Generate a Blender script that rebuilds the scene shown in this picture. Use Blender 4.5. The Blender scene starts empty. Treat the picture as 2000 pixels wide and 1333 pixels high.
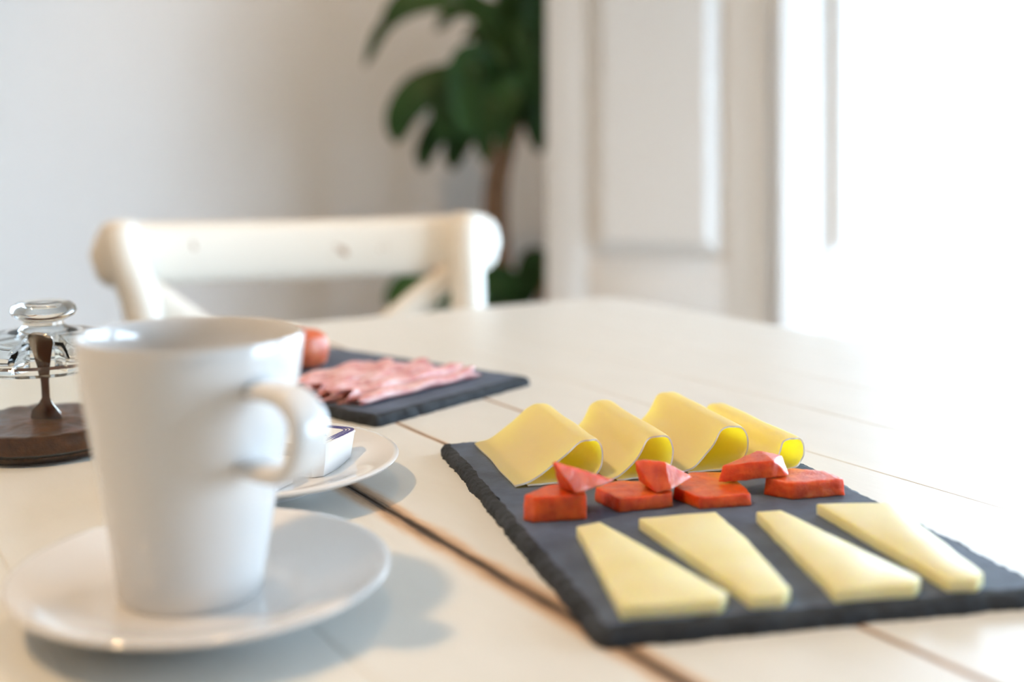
import bpy, bmesh, math, random
from mathutils import Vector, Matrix, noise

random.seed(11)
sc = bpy.context.scene
COL = sc.collection

# ------------------------------------------------------------------ camera, sky, lights, exposure
TZ = 0.75            # height of the table top
CH = 0.17            # camera height above the table top
FPX = 2250.0         # focal length in pixels of the 2000 px wide frame
HOR = 290.0          # image row of the horizon
cam_d = bpy.data.cameras.new('camera')
cam = bpy.data.objects.new('camera', cam_d)
COL.objects.link(cam)
cam.location = (0, 0, TZ + CH)
cam.rotation_euler = (math.pi / 2, 0, 0)
cam_d.sensor_width = 36.0
cam_d.lens = FPX / 2000 * 36.0
cam_d.shift_y = -(666.5 - HOR) / 2000
cam_d.clip_start = 0.02
cam_d.dof.use_dof = True
cam_d.dof.focus_distance = 0.585
cam_d.dof.aperture_fstop = 3.3
sc.camera = cam

sc.view_settings.view_transform = 'Standard'
sc.view_settings.look = 'None'
sc.view_settings.gamma = 1.0
sc.view_settings.use_curve_mapping = False
sc.view_settings.exposure = 0.50

world = bpy.data.worlds.new('overcast sky')
sc.world = world
world.use_nodes = True
bg = world.node_tree.nodes['Background']
bg.inputs['Color'].default_value = (0.62, 0.81, 1.0, 1)
bg.inputs['Strength'].default_value = 13.0

# the room is turned like the table: P runs along the window wall towards the camera, Q across to the left
P = Vector((0.540, -0.8417, 0)); Q = Vector((-0.8417, -0.540, 0))
ROTZ = math.atan2(Q.y, Q.x)
JAMB = Vector((0.815, 2.395, 0))     # far jamb of the French window
KOR = JAMB - P * 1.25                # far corner of the room

def portal(s0, s1, z0, z1):
    d = bpy.data.lights.new('window_daylight', 'AREA')
    d.shape = 'RECTANGLE'; d.size = s1 - s0; d.size_y = z1 - z0
    d.cycles.is_portal = True
    o = bpy.data.objects.new('window_daylight', d); COL.objects.link(o)
    c = JAMB + P * ((s0 + s1) / 2) - Q * 0.16
    o.location = (c.x, c.y, (z0 + z1) / 2)
    o.rotation_euler = (-Q).to_track_quat('Z', 'Y').to_euler()     # -Z looks into the room
portal(-0.10, 1.50, 0.03, 1.64)
portal(1.65, 3.25, 0.03, 1.64)  # opening of the added second window

def warm_spot(x, y, tx, ty, power, size=0.035):  # first call is the ceiling lamp, the later ones are added fills
    d = bpy.data.lights.new('warm_spot', 'SPOT')
    d.color = (1.0, 0.66, 0.33); d.energy = power; d.spot_size = math.radians(85); d.spot_blend = 0.6
    d.shadow_soft_size = size
    o = bpy.data.objects.new('warm_spot', d); COL.objects.link(o)
    o.location = (x, y, 2.5)
    o.rotation_euler = (Vector((tx, ty, TZ)) - o.location).to_track_quat('-Z', 'Y').to_euler()
warm_spot(-0.95, 0.10, -0.15, 0.7, 68, 0.07)
warm_spot(-0.10, 0.85, -0.10, 0.8, 13, 0.07)  # unseen overhead fill, added to spread the warm light and soften shadows
warm_spot(-0.70, 1.75, -0.60, 2.0, 6)  # added out of view to lift the wall and chair
warm_spot(0.15, 2.00, -0.15, 2.9, 22)  # extra unseen fill that warms the shaded back wall

cy = sc.cycles
cy.use_denoising = True
cy.max_bounces = 10; cy.diffuse_bounces = 5; cy.glossy_bounces = 5
cy.transmission_bounces = 8; cy.transparent_max_bounces = 12
cy.caustics_reflective = False; cy.caustics_refractive = True
cy.sample_clamp_indirect = 4.0

# ------------------------------------------------------------------ helpers
def G(px, py, z=0.0):
    """point of the level z above the table top that the photo shows at (px, py)"""
    Y = (CH - z) * FPX / (py - HOR)
    return Vector(((px - 1000) / FPX * Y, Y, TZ + z))

def at(px, py, Y):
    return Vector(((px - 1000) / FPX * Y, Y, TZ + CH - (py - HOR) / FPX * Y))

def link(name, me, mat, parent=None, sharp=None):
    o = bpy.data.objects.new(name, me)
    COL.objects.link(o)
    if mat and not me.materials:
        me.materials.append(mat)
    if parent:
        o.parent = parent
    return o

def mesh(name, verts, faces, smooth=True, sharp=40):
    me = bpy.data.meshes.new(name)
    me.from_pydata([tuple(v) for v in verts], [], faces)
    me.update()
    bm = bmesh.new(); bm.from_mesh(me)
    bmesh.ops.recalc_face_normals(bm, faces=bm.faces)
    bm.to_mesh(me); bm.free()
    me.polygons.foreach_set('use_smooth', [smooth] * len(me.polygons))
    if smooth and sharp:
        me.set_sharp_from_angle(angle=math.radians(sharp))
    return me

def bm_mesh(name, bm, smooth=True, sharp=40):
    bmesh.ops.recalc_face_normals(bm, faces=bm.faces)
    me = bpy.data.meshes.new(name); bm.to_mesh(me); bm.free()
    me.polygons.foreach_set('use_smooth', [smooth] * len(me.polygons))
    if smooth and sharp:
        me.set_sharp_from_angle(angle=math.radians(sharp))
    return me

def empty(name, loc, rz=0.0):
    o = bpy.data.objects.new(name, None); COL.objects.link(o)
    o.location = loc; o.rotation_euler = (0, 0, rz); o.empty_display_size = 0.05
    return o

def tag(o, label, cat, group=None):
    o['label'] = label; o['category'] = cat
    if group: o['group'] = group
    return o

def struct(o):
    o['kind'] = 'structure'
    return o

def bm_box(bm, a, b, bevel=0.0, segs=2):
    """box between two corners"""
    r = bmesh.ops.create_cube(bm, size=1.0)
    vs = r['verts']
    for v in vs:
        v.co = Vector([a[i] + (v.co[i] + 0.5) * (b[i] - a[i]) for i in range(3)])
    if bevel:
        es = list({e for v in vs for e in v.link_edges})
        bmesh.ops.bevel(bm, geom=es, offset=bevel, segments=segs, profile=0.5, affect='EDGES')
    return bm

def box_mesh(name, a, b, bevel=0.0, segs=2):
    bm = bmesh.new(); bm_box(bm, a, b, bevel, segs)
    return bm_mesh(name, bm)

def lathe(name, prof, n=72, rad=None, sharp=35):
    """closed profile (r, z) turned about z; a first/last point with r == 0 closes on the axis"""
    verts, faces, rings = [], [], []
    for i, (r, z) in enumerate(prof):
        if r < 1e-7:
            rings.append([len(verts)] * n); verts.append((0, 0, z))
        else:
            ring = []
            for k in range(n):
                th = 2 * math.pi * k / n
                rr = rad(r, z, th) if rad else r
                ring.append(len(verts)); verts.append((rr * math.cos(th), rr * math.sin(th), z))
            rings.append(ring)
    closed = prof[0][0] > 1e-7
    m = len(prof)
    for i in range(m if closed else m - 1):
        A, B = rings[i], rings[(i + 1) % m]
        for k in range(n):
            f = [A[k], A[(k + 1) % n], B[(k + 1) % n], B[k]]
            g = []
            for q in f:
                if q not in g: g.append(q)
            if len(g) > 2: faces.append(g)
    return mesh(name, verts, faces, True, sharp)

def spline(pts, n):
    """Catmull-Rom through pts, n points evenly by parameter"""
    P4 = [Vector(p) for p in pts]
    P4 = [P4[0] * 2 - P4[1]] + P4 + [P4[-1] * 2 - P4[-2]]
    out = []
    segs = len(pts) - 1
    for i in range(n):
        t = i / (n - 1) * segs
        k = min(int(t), segs - 1); u = t - k
        a, b, c, d = P4[k:k + 4]
        out.append(0.5 * (2 * b + (c - a) * u + (2 * a - 5 * b + 4 * c - d) * u * u + (3 * b - a - 3 * c + d) * u ** 3))
    return out

def tube(name, path, radii, n=14, squash=None, sharp=50):
    """round tube along path with a radius per point; squash(i) -> (a, b) factors on the two section axes"""
    path = [Vector(p) for p in path]
    verts, faces = [], []
    up = Vector((0, 0, 1))
    t0 = (path[1] - path[0]).normalized()
    nrm = (up - t0 * up.dot(t0))
    if nrm.length < 1e-3: nrm = Vector((0, -1, 0)) - t0 * Vector((0, -1, 0)).dot(t0)
    nrm.normalize()
    m = len(path)
    for i, p in enumerate(path):
        t = (path[min(i + 1, m - 1)] - path[max(i - 1, 0)]).normalized()
        nrm = (nrm - t * nrm.dot(t)).normalized()
        bn = t.cross(nrm)
        a, b = squash(i) if squash else (1, 1)
        for k in range(n):
            th = 2 * math.pi * k / n
            verts.append(p + (nrm * math.cos(th) * a + bn * math.sin(th) * b) * radii[i])
    for i in range(m - 1):
        for k in range(n):
            faces.append([i * n + k, i * n + (k + 1) % n, (i + 1) * n + (k + 1) % n, (i + 1) * n + k])
    faces.append(list(range(n))[::-1]); faces.append([(m - 1) * n + k for k in range(n)])
    return mesh(name, verts, faces, True, sharp)

# ------------------------------------------------------------------ materials
def srgb(r, g, b):
    f = lambda c: (c / 255 / 12.92) if c <= 10 else ((c / 255 + 0.055) / 1.055) ** 2.4
    return (f(r), f(g), f(b), 1)

def new_mat(name, color, rough=0.5, **kw):
    m = bpy.data.materials.new(name); m.use_nodes = True
    b = m.node_tree.nodes['Principled BSDF']
    b.inputs['Base Color'].default_value = color if len(color) == 4 else (*color, 1)
    b.inputs['Roughness'].default_value = rough
    for k, v in kw.items():
        b.inputs[k.replace('_', ' ')].default_value = v
    return m

def N(m, kind, **props):
    n = m.node_tree.nodes.new(kind)
    for k, v in props.items(): setattr(n, k, v)
    return n

def L(m, a, b): m.node_tree.links.new(a, b)

def bsdf(m): return m.node_tree.nodes['Principled BSDF']

def coords(m, scale=(1, 1, 1), kind='Object'):
    tc = N(m, 'ShaderNodeTexCoord'); mp = N(m, 'ShaderNodeMapping')
    mp.inputs['Scale'].default_value = scale
    L(m, tc.outputs[kind], mp.inputs['Vector'])
    return mp.outputs['Vector']

def noise_fac(m, vec, scale, detail=4, rough=0.55):
    n = N(m, 'ShaderNodeTexNoise'); n.inputs['Scale'].default_value = scale
    n.inputs['Detail'].default_value = detail; n.inputs['Roughness'].default_value = rough
    L(m, vec, n.inputs['Vector'])
    return n.outputs['Fac']

def ramp(m, fac, stops):
    r = N(m, 'ShaderNodeValToRGB')
    while len(r.color_ramp.elements) < len(stops): r.color_ramp.elements.new(0.5)
    for e, (p, c) in zip(r.color_ramp.elements, stops):
        e.position = p; e.color = c if len(c) == 4 else (*c, 1)
    L(m, fac, r.inputs['Fac'])
    return r.outputs['Color']

def bump(m, fac, strength=0.2, dist=0.001):
    b = N(m, 'ShaderNodeBump'); b.inputs['Strength'].default_value = strength
    b.inputs['Distance'].default_value = dist
    L(m, fac, b.inputs['Height']); L(m, b.outputs['Normal'], bsdf(m).inputs['Normal'])

def math_n(m, op, a, b=None, clamp=False):
    n = N(m, 'ShaderNodeMath', operation=op, use_clamp=clamp)
    for i, x in enumerate((a, b)):
        if x is None: continue
        if isinstance(x, (int, float)): n.inputs[i].default_value = x
        else: L(m, x, n.inputs[i])
    return n.outputs[0]

def mixc(m, fac, a, b):
    n = N(m, 'ShaderNodeMix', data_type='RGBA')
    L(m, fac, n.inputs[0])
    for i, x in ((6, a), (7, b)):
        if isinstance(x, tuple): n.inputs[i].default_value = x
        else: L(m, x, n.inputs[i])
    return n.outputs[2]

# plaster walls
M_wall = new_mat('wall paint', (0.92, 0.91, 0.90), 0.85)
bump(M_wall, noise_fac(M_wall, coords(M_wall), 60), 0.12, 0.002)
M_ceil = new_mat('ceiling paint', (0.8, 0.79, 0.77), 0.9)
bump(M_ceil, noise_fac(M_ceil, coords(M_ceil), 40), 0.1, 0.002)
M_wall2 = new_mat('tan wall paint', (0.40, 0.32, 0.25), 0.85)
bump(M_wall2, noise_fac(M_wall2, coords(M_wall2), 60), 0.12, 0.002)
# floor
M_floor = new_mat('floor boards', (0.35, 0.23, 0.14), 0.5)
v = coords(M_floor, (6, 0.8, 1))
L(M_floor, ramp(M_floor, noise_fac(M_floor, v, 3, 6), [(0.3, (0.28, 0.22, 0.17)), (0.7, (0.40, 0.33, 0.26))]), bsdf(M_floor).inputs['Base Color'])
# white joinery of the shutters and window
M_join = new_mat('white joinery paint', (0.80, 0.785, 0.765), 0.42)
bump(M_join, noise_fac(M_join, coords(M_join, (8, 8, 1)), 12), 0.06, 0.002)
M_out = new_mat('pale balcony stone', (0.75, 0.74, 0.72), 0.9)
bump(M_out, noise_fac(M_out, coords(M_out), 25), 0.2, 0.004)

# window pane: thin clear sheet
M_pane = bpy.data.materials.new('window glass'); M_pane.use_nodes = True
nt = M_pane.node_tree; nt.nodes.remove(nt.nodes['Principled BSDF'])
tr = nt.nodes.new('ShaderNodeBsdfTransparent'); gl = nt.nodes.new('ShaderNodeBsdfGlossy'); gl.inputs['Roughness'].default_value = 0.02
fr = nt.nodes.new('ShaderNodeLayerWeight')
pw = nt.nodes.new('ShaderNodeMath'); pw.operation = 'POWER'; pw.inputs[1].default_value = 5.0
ml = nt.nodes.new('ShaderNodeMath'); ml.operation = 'MULTIPLY_ADD'; ml.inputs[1].default_value = 0.9; ml.inputs[2].default_value = 0.03
nt.links.new(fr.outputs['Facing'], pw.inputs[0]); nt.links.new(pw.outputs[0], ml.inputs[0])
mx = nt.nodes.new('ShaderNodeMixShader')
nt.links.new(ml.outputs[0], mx.inputs[0]); nt.links.new(tr.outputs[0], mx.inputs[1]); nt.links.new(gl.outputs[0], mx.inputs[2])
nt.links.new(mx.outputs[0], nt.nodes['Material Output'].inputs['Surface'])

# sheer curtain
M_sheer = bpy.data.materials.new('sheer white voile'); M_sheer.use_nodes = True
nt = M_sheer.node_tree; nt.nodes.remove(nt.nodes['Principled BSDF'])
tr = nt.nodes.new('ShaderNodeBsdfTransparent'); tl = nt.nodes.new('ShaderNodeBsdfTranslucent'); df = nt.nodes.new('ShaderNodeBsdfDiffuse')
tl.inputs['Color'].default_value = (0.95, 0.95, 0.95, 1); df.inputs['Color'].default_value = (0.9, 0.9, 0.9, 1)
m1 = nt.nodes.new('ShaderNodeMixShader'); m1.inputs[0].default_value = 0.35
m2 = nt.nodes.new('ShaderNodeMixShader')
nz = nt.nodes.new('ShaderNodeTexNoise'); nz.inputs['Scale'].default_value = 90
mr = nt.nodes.new('ShaderNodeMapRange'); mr.inputs['To Min'].default_value = 0.40; mr.inputs['To Max'].default_value = 0.52
nt.links.new(nz.outputs['Fac'], mr.inputs['Value']); nt.links.new(mr.outputs[0], m2.inputs[0])
nt.links.new(tl.outputs[0], m1.inputs[1]); nt.links.new(df.outputs[0], m1.inputs[2])
nt.links.new(tr.outputs[0], m2.inputs[1]); nt.links.new(m1.outputs[0], m2.inputs[2])
nt.links.new(m2.outputs[0], nt.nodes['Material Output'].inputs['Surface'])

# table boards: cream paint worn through to wood along the joints (wear_a / wear_b: the two long edges)
def table_mat():
    m = new_mat('worn cream table paint', (0.8, 0.75, 0.66), 0.36)
    tc = N(m, 'ShaderNodeTexCoord')
    sp = N(m, 'ShaderNodeSeparateXYZ'); L(m, tc.outputs['Generated'], sp.inputs[0])
    oi = N(m, 'ShaderNodeObjectInfo')
    mp = N(m, 'ShaderNodeMapping'); mp.inputs['Scale'].default_value = (1, 0.10, 1)
    off = N(m, 'ShaderNodeCombineXYZ'); L(m, math_n(m, 'MULTIPLY', oi.outputs['Random'], 30.0), off.inputs[1])
    L(m, tc.outputs['Object'], mp.inputs['Vector']); L(m, off.outputs[0], mp.inputs['Location'])
    fine = noise_fac(m, mp.outputs[0], 420, 6, 0.7)
    mp2 = N(m, 'ShaderNodeMapping'); mp2.inputs['Scale'].default_value = (1, 0.35, 1)
    L(m, tc.outputs['Object'], mp2.inputs['Vector']); L(m, off.outputs[0], mp2.inputs['Location'])
    broad = noise_fac(m, mp2.outputs[0], 42, 4, 0.6)
    def edge(u, attr):
        at_ = N(m, 'ShaderNodeAttribute', attribute_type='OBJECT', attribute_name=attr)
        w = math_n(m, 'MULTIPLY', at_.outputs['Fac'], math_n(m, 'ADD', math_n(m, 'MULTIPLY', broad, 0.9), 0.15))
        d = math_n(m, 'DIVIDE', u, math_n(m, 'ADD', w, 0.0005))
        return math_n(m, 'SUBTRACT', 1.0, d, clamp=True)
    e = math_n(m, 'MAXIMUM', edge(sp.outputs[0], 'wear_a'), edge(math_n(m, 'SUBTRACT', 1.0, sp.outputs[0]), 'wear_b'))
    f = math_n(m, 'MULTIPLY', math_n(m, 'POWER', e, 1.5), math_n(m, 'ADD', fine, 0.60), clamp=True)
    paint = ramp(m, broad, [(0.3, (0.69, 0.69, 0.655)), (0.7, (0.73, 0.73, 0.70))])
    worn = ramp(m, f, [(0.0, (0.70, 0.56, 0.42)), (0.5, (0.56, 0.38, 0.24)), (0.78, (0.30, 0.18, 0.10)), (0.97, (0.05, 0.032, 0.02))])
    mask = N(m, 'ShaderNodeMapRange', interpolation_type='SMOOTHSTEP')
    mask.inputs['From Min'].default_value = 0.02; mask.inputs['From Max'].default_value = 0.55
    L(m, f, mask.inputs['Value'])
    L(m, mixc(m, mask.outputs[0], paint, worn), bsdf(m).inputs['Base Color'])
    L(m, math_n(m, 'ADD', math_n(m, 'MULTIPLY', mask.outputs[0], 0.3), 0.34), bsdf(m).inputs['Roughness'])
    bump(m, math_n(m, 'SUBTRACT', math_n(m, 'MULTIPLY', fine, 0.5), math_n(m, 'MULTIPLY', mask.outputs[0], 0.6)), 0.25, 0.0008)
    return m
M_table = table_mat()
M_under = new_mat('bare brown wood', (0.20, 0.11, 0.055), 0.7)
bump(M_under, noise_fac(M_under, coords(M_under, (40, 4, 40)), 6), 0.3, 0.001)

# white distressed chair paint
def chair_mat():
    m = new_mat('worn white chair paint', (0.8, 0.77, 0.7), 0.4)
    c = coords(m)
    n1 = noise_fac(m, c, 26, 5, 0.65)
    geo = N(m, 'ShaderNodeNewGeometry')
    pt = math_n(m, 'MULTIPLY', math_n(m, 'SUBTRACT', geo.outputs['Pointiness'], 0.52), 9.0, clamp=True)
    f = math_n(m, 'ADD', math_n(m, 'GREATER_THAN', n1, 0.665), math_n(m, 'MULTIPLY', pt, n1), clamp=True)
    L(m, mixc(m, f, (0.84, 0.80, 0.72, 1), (0.36, 0.22, 0.12, 1)), bsdf(m).inputs['Base Color'])
    bump(m, n1, 0.15, 0.001)
    return m
M_chair = chair_mat()

# slate
def slate_mat(name, base, edge=False):
    m = new_mat(name, base, 0.5, Specular_IOR_Level=0.14)
    c = coords(m, (1, 1, 1))
    n1 = noise_fac(m, c, 55, 6, 0.6); n2 = noise_fac(m, coords(m, (1, 1, 6 if edge else 1)), 330 if not edge else 260, 5, 0.65)
    k = 0.8 if not edge else 0.5
    L(m, ramp(m, n1, [(0.3, tuple(x * k for x in base)), (0.7, tuple(x * 1.3 for x in base))]), bsdf(m).inputs['Base Color'])
    r = N(m, 'ShaderNodeMapRange'); r.inputs['To Min'].default_value = 0.52; r.inputs['To Max'].default_value = 0.68
    L(m, n2, r.inputs['Value']); L(m, r.outputs[0], bsdf(m).inputs['Roughness'])
    bump(m, math_n(m, 'ADD', math_n(m, 'MULTIPLY', n1, 0.6), n2), 0.35 if not edge else 0.8, 0.0006 if not edge else 0.0015)
    return m
M_slate = slate_mat('honed slate', (0.092, 0.116, 0.165))
M_slate_edge = slate_mat('chipped slate edge', (0.045, 0.052, 0.062), True)

# porcelain
M_china = new_mat('white glazed porcelain', (0.70, 0.69, 0.68), 0.07, Specular_IOR_Level=0.5, Coat_Weight=0.3, Coat_Roughness=0.05)
bump(M_china, noise_fac(M_china, coords(M_china), 30, 2), 0.02, 0.001)

# foods
def sss(m, weight, radius, scale):
    b = bsdf(m)
    b.inputs['Subsurface Weight'].default_value = weight
    b.inputs['Subsurface Radius'].default_value = radius
    b.inputs['Subsurface Scale'].default_value = scale

def cheese_block_mat():
    m = new_mat('semi-hard yellow cheese', (0.86, 0.72, 0.32), 0.42)
    c = coords(m)
    n1 = noise_fac(m, c, 45, 4); n2 = noise_fac(m, c, 520, 4, 0.6)
    L(m, ramp(m, n1, [(0.3, (0.74, 0.66, 0.33)), (0.7, (0.78, 0.73, 0.45))]), bsdf(m).inputs['Base Color'])
    sss(m, 0.7, (1.0, 0.75, 0.15), 0.004)
    bump(m, n2, 0.18, 0.0004)
    return m
M_cheese = cheese_block_mat()

def cheese_sheet_mat():
    m = new_mat('thin sliced cheese', (0.90, 0.70, 0.27), 0.35)
    c = coords(m)
    n1 = noise_fac(m, c, 35, 3)
    colr = ramp(m, n1, [(0.3, (0.97, 0.90, 0.62)), (0.7, (0.98, 0.92, 0.70))])
    L(m, colr, bsdf(m).inputs['Base Color'])
    sss(m, 0.25, (1.0, 0.75, 0.12), 0.003)
    bump(m, noise_fac(m, c, 300, 3), 0.06, 0.0004)
    t = N(m, 'ShaderNodeBsdfTranslucent'); t.inputs['Color'].default_value = (1.0, 0.89, 0.15, 1)
    x = N(m, 'ShaderNodeMixShader'); x.inputs[0].default_value = 0.58
    L(m, bsdf(m).outputs[0], x.inputs[1]); L(m, t.outputs[0], x.inputs[2])
    L(m, x.outputs[0], m.node_tree.nodes['Material Output'].inputs['Surface'])
    return m
M_sheet = cheese_sheet_mat()
M_sheet_lit_edge = new_mat('light-painted cut edge of sliced cheese', (0.95, 0.91, 0.74), 0.45)  # paler than the sheet: light on the cut rim put into its colour
bump(M_sheet_lit_edge, noise_fac(M_sheet_lit_edge, coords(M_sheet_lit_edge), 300, 3), 0.06, 0.0004)

def quince_mat():
    m = new_mat('red quince paste', (0.52, 0.075, 0.018), 0.26)
    c = coords(m)
    n1 = noise_fac(m, c, 160, 4); n2 = noise_fac(m, c, 620, 3, 0.75)
    L(m, ramp(m, n1, [(0.3, (0.52, 0.045, 0.008)), (0.7, (0.78, 0.13, 0.018))]), bsdf(m).inputs['Base Color'])
    sss(m, 1.0, (1.0, 0.24, 0.04), 0.007)
    bsdf(m).inputs['Coat Weight'].default_value = 0.4; bsdf(m).inputs['Coat Roughness'].default_value = 0.18
    r = N(m, 'ShaderNodeMapRange'); r.inputs['To Min'].default_value = 0.18; r.inputs['To Max'].default_value = 0.45
    L(m, n2, r.inputs['Value']); L(m, r.outputs[0], bsdf(m).inputs['Roughness'])
    bump(m, math_n(m, 'ADD', math_n(m, 'MULTIPLY', n1, 0.6), n2), 0.55, 0.0008)
    return m
M_quince = quince_mat()

def ham_mat():
    m = new_mat('pink cooked ham', (0.75, 0.34, 0.30), 0.32)
    c = coords(m, (1, 1, 1))
    n1 = noise_fac(m, c, 70, 5, 0.6)
    L(m, ramp(m, n1, [(0.28, (0.50, 0.17, 0.15)), (0.5, (0.66, 0.33, 0.31)), (0.72, (0.76, 0.54, 0.50))]), bsdf(m).inputs['Base Color'])
    sss(m, 0.3, (1.0, 0.4, 0.3), 0.002)
    bump(m, n1, 0.25, 0.0008)
    return m
M_ham = ham_mat()
M_sausage = new_mat('orange red cured meat', (0.62, 0.14, 0.06), 0.35)
n1 = noise_fac(M_sausage, coords(M_sausage), 140, 4)
L(M_sausage, ramp(M_sausage, n1, [(0.35, (0.55, 0.10, 0.04)), (0.7, (0.72, 0.22, 0.10))]), bsdf(M_sausage).inputs['Base Color'])
sss(M_sausage, 0.4, (1, .3, .1), 0.004)

M_glass = new_mat('clear glass', (0.97, 0.99, 0.985), 0.0, Transmission_Weight=1.0, IOR=1.46)
nz_ = noise_fac(M_glass, coords(M_glass), 25, 2)
bump(M_glass, nz_, 0.03, 0.001)
M_jam = new_mat('dark brown jam', (0.085, 0.026, 0.010), 0.3, Specular_IOR_Level=0.25)
nj = noise_fac(M_jam, coords(M_jam), 120, 5, 0.65)
L(M_jam, ramp(M_jam, nj, [(0.3, (0.05, 0.012, 0.003)), (0.7, (0.17, 0.045, 0.008))]), bsdf(M_jam).inputs['Base Color'])
bump(M_jam, nj, 0.6, 0.002)
M_steel = new_mat('stainless steel', (0.42, 0.38, 0.34), 0.22, Metallic=1.0)
bump(M_steel, noise_fac(M_steel, coords(M_steel, (1, 1, 20)), 40, 3), 0.05, 0.0005)
M_pack = new_mat('white portion pack', (0.84, 0.85, 0.86), 0.4)
bump(M_pack, noise_fac(M_pack, coords(M_pack), 80, 2), 0.05, 0.0005)
M_foil = new_mat('white printed foil', (0.82, 0.82, 0.80), 0.35)
bump(M_foil, noise_fac(M_foil, coords(M_foil), 160, 3), 0.12, 0.0004)
def ink_mat():
    m = new_mat('blue brush ink', (0.045, 0.045, 0.22), 0.4)
    n = noise_fac(m, coords(m), 500, 2)
    L(m, ramp(m, n, [(0.35, (0.035, 0.035, 0.19)), (0.7, (0.09, 0.085, 0.30))]), bsdf(m).inputs['Base Color'])
    return m
M_ink = ink_mat()
M_grey_ink = new_mat('grey print', (0.12, 0.12, 0.14), 0.5)

def leaf_mat():
    m = new_mat('glossy green leaf', (0.03, 0.09, 0.02), 0.5, Specular_IOR_Level=0.25)
    tc = N(m, 'ShaderNodeTexCoord'); oi = N(m, 'ShaderNodeObjectInfo')
    n1 = noise_fac(m, coords(m, (1, 1, 1)), 9, 3)
    base = ramp(m, n1, [(0.3, (0.012, 0.042, 0.010)), (0.7, (0.042, 0.10, 0.022))])
    L(m, base, bsdf(m).inputs['Base Color'])
    t = N(m, 'ShaderNodeBsdfTranslucent'); t.inputs['Color'].default_value = (0.07, 0.17, 0.02, 1)
    x = N(m, 'ShaderNodeMixShader'); x.inputs[0].default_value = 0.22
    L(m, bsdf(m).outputs[0], x.inputs[1]); L(m, t.outputs[0], x.inputs[2])
    L(m, x.outputs[0], m.node_tree.nodes['Material Output'].inputs['Surface'])
    return m
M_leaf = leaf_mat()
M_bark = new_mat('tan cane bark', (0.26, 0.14, 0.075), 0.8)
nb = noise_fac(M_bark, coords(M_bark, (1, 1, 6)), 22, 4)
L(M_bark, ramp(M_bark, nb, [(0.3, (0.17, 0.085, 0.045)), (0.7, (0.34, 0.20, 0.11))]), bsdf(M_bark).inputs['Base Color'])
bump(M_bark, nb, 0.5, 0.004)
M_pot = new_mat('terracotta pot', (0.40, 0.19, 0.11), 0.8)
bump(M_pot, noise_fac(M_pot, coords(M_pot), 50, 3), 0.2, 0.002)
M_soil = new_mat('potting soil', (0.05, 0.035, 0.025), 0.95)
bump(M_soil, noise_fac(M_soil, coords(M_soil), 70, 4), 1.0, 0.01)

# ------------------------------------------------------------------ the room
def room_pt(a, b, z=0):     # a: from the far corner along the window wall; b: from the window wall to the left
    v = KOR + P * a + Q * b
    return Vector((v.x, v.y, z))

RA, RB, RH = 5.2, 4.3, 2.75
room_rot = ROTZ             # local X = Q (to the left), local Y = P (towards the camera)
def room_obj(name, boxes, mat, bevel=0):
    bm = bmesh.new()
    for a, b in boxes: bm_box(bm, a, b, bevel)
    o = link(name, bm_mesh(name, bm, True, 30), mat)
    o.location = (KOR.x, KOR.y, 0); o.rotation_euler = (0, 0, room_rot)
    return struct(o)

room_obj('floor', [((-0.3, -0.2, -0.1), (RB + 0.2, RA + 0.2, 0.0))], M_floor)
room_obj('ceiling', [((-0.3, -0.2, RH), (RB + 0.2, RA + 0.2, RH + 0.1))], M_ceil)
room_obj('wall_back', [((0.0, -0.2, 0), (RB, 0.0, RH))], M_wall)
room_obj('wall_left', [((RB, -0.2, 0), (RB + 0.2, RA + 0.2, RH))], M_wall2)
room_obj('wall_front', [((0.0, RA, 0), (RB, RA + 0.2, RH))], M_wall2)
W1 = (1.15, 2.75); W2 = (2.90, 4.50); WZ = 1.64  # window heads kept low so daylight favours the wall over the table
room_obj('wall_right', [((-0.25, -0.2, 0), (0, W1[0], RH)), ((-0.25, W1[1], 0), (0, W2[0], RH)),
                        ((-0.25, W2[1], 0), (0, RA + 0.2, RH)), ((-0.25, W1[0], WZ), (0, W1[1], RH)),
                        ((-0.25, W2[0], WZ), (0, W2[1], RH))], M_wall)
room_obj('baseboard_back', [((0.015, 0.0, 0), (RB, 0.015, 0.10))], M_join)

def french_window(name, y0, y1):
    root = empty(name, (KOR.x, KOR.y, 0), room_rot); struct(root)
    x0, x1 = -0.16, -0.10
    def part(nm, a, b, bv=0.004, mat=M_join):
        return link(nm, box_mesh(nm, a, b, bv), mat, root)
    part('window_frame', (x0 - 0.01, y0 + 0.001, 0.02), (x1 + 0.01, y0 + 0.03, WZ - 0.001))
    part('window_frame', (x0 - 0.01, y1 - 0.03, 0.02), (x1 + 0.01, y1 - 0.001, WZ - 0.001))
    part('window_frame', (x0 - 0.01, y0 + 0.03, WZ - 0.06), (x1 + 0.01, y1 - 0.03, WZ - 0.001))
    part('window_sill', (-0.249, y0 + 0.001, 0.0), (-0.001, y1 - 0.001, 0.02))
    for s0, s1 in ((y0 + 0.03, y1 - 0.03),):
        part('stile', (x0, s0 + 0.002, 0.025), (x1, s0 + 0.042, WZ - 0.062))
        part('stile', (x0, s1 - 0.042, 0.025), (x1, s1 - 0.002, WZ - 0.062))
        part('rail', (x0, s0 + 0.042, 0.025), (x1, s1 - 0.042, 0.14))
        part('rail', (x0, s0 + 0.042, WZ - 0.13), (x1, s1 - 0.042, WZ - 0.062))
        part('pane', (-0.134, s0 + 0.040, 0.139), (-0.128, s1 - 0.040, WZ - 0.129), 0, M_pane)
french_window('window_1', *W1)
french_window('added_window', *W2)  # unseen second window, added for the daylight it lets in
bal = link('balcony', box_mesh('balcony', (-3.2, -0.6, -0.12), (-0.31, RA + 0.6, -0.02)), M_out)
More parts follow.
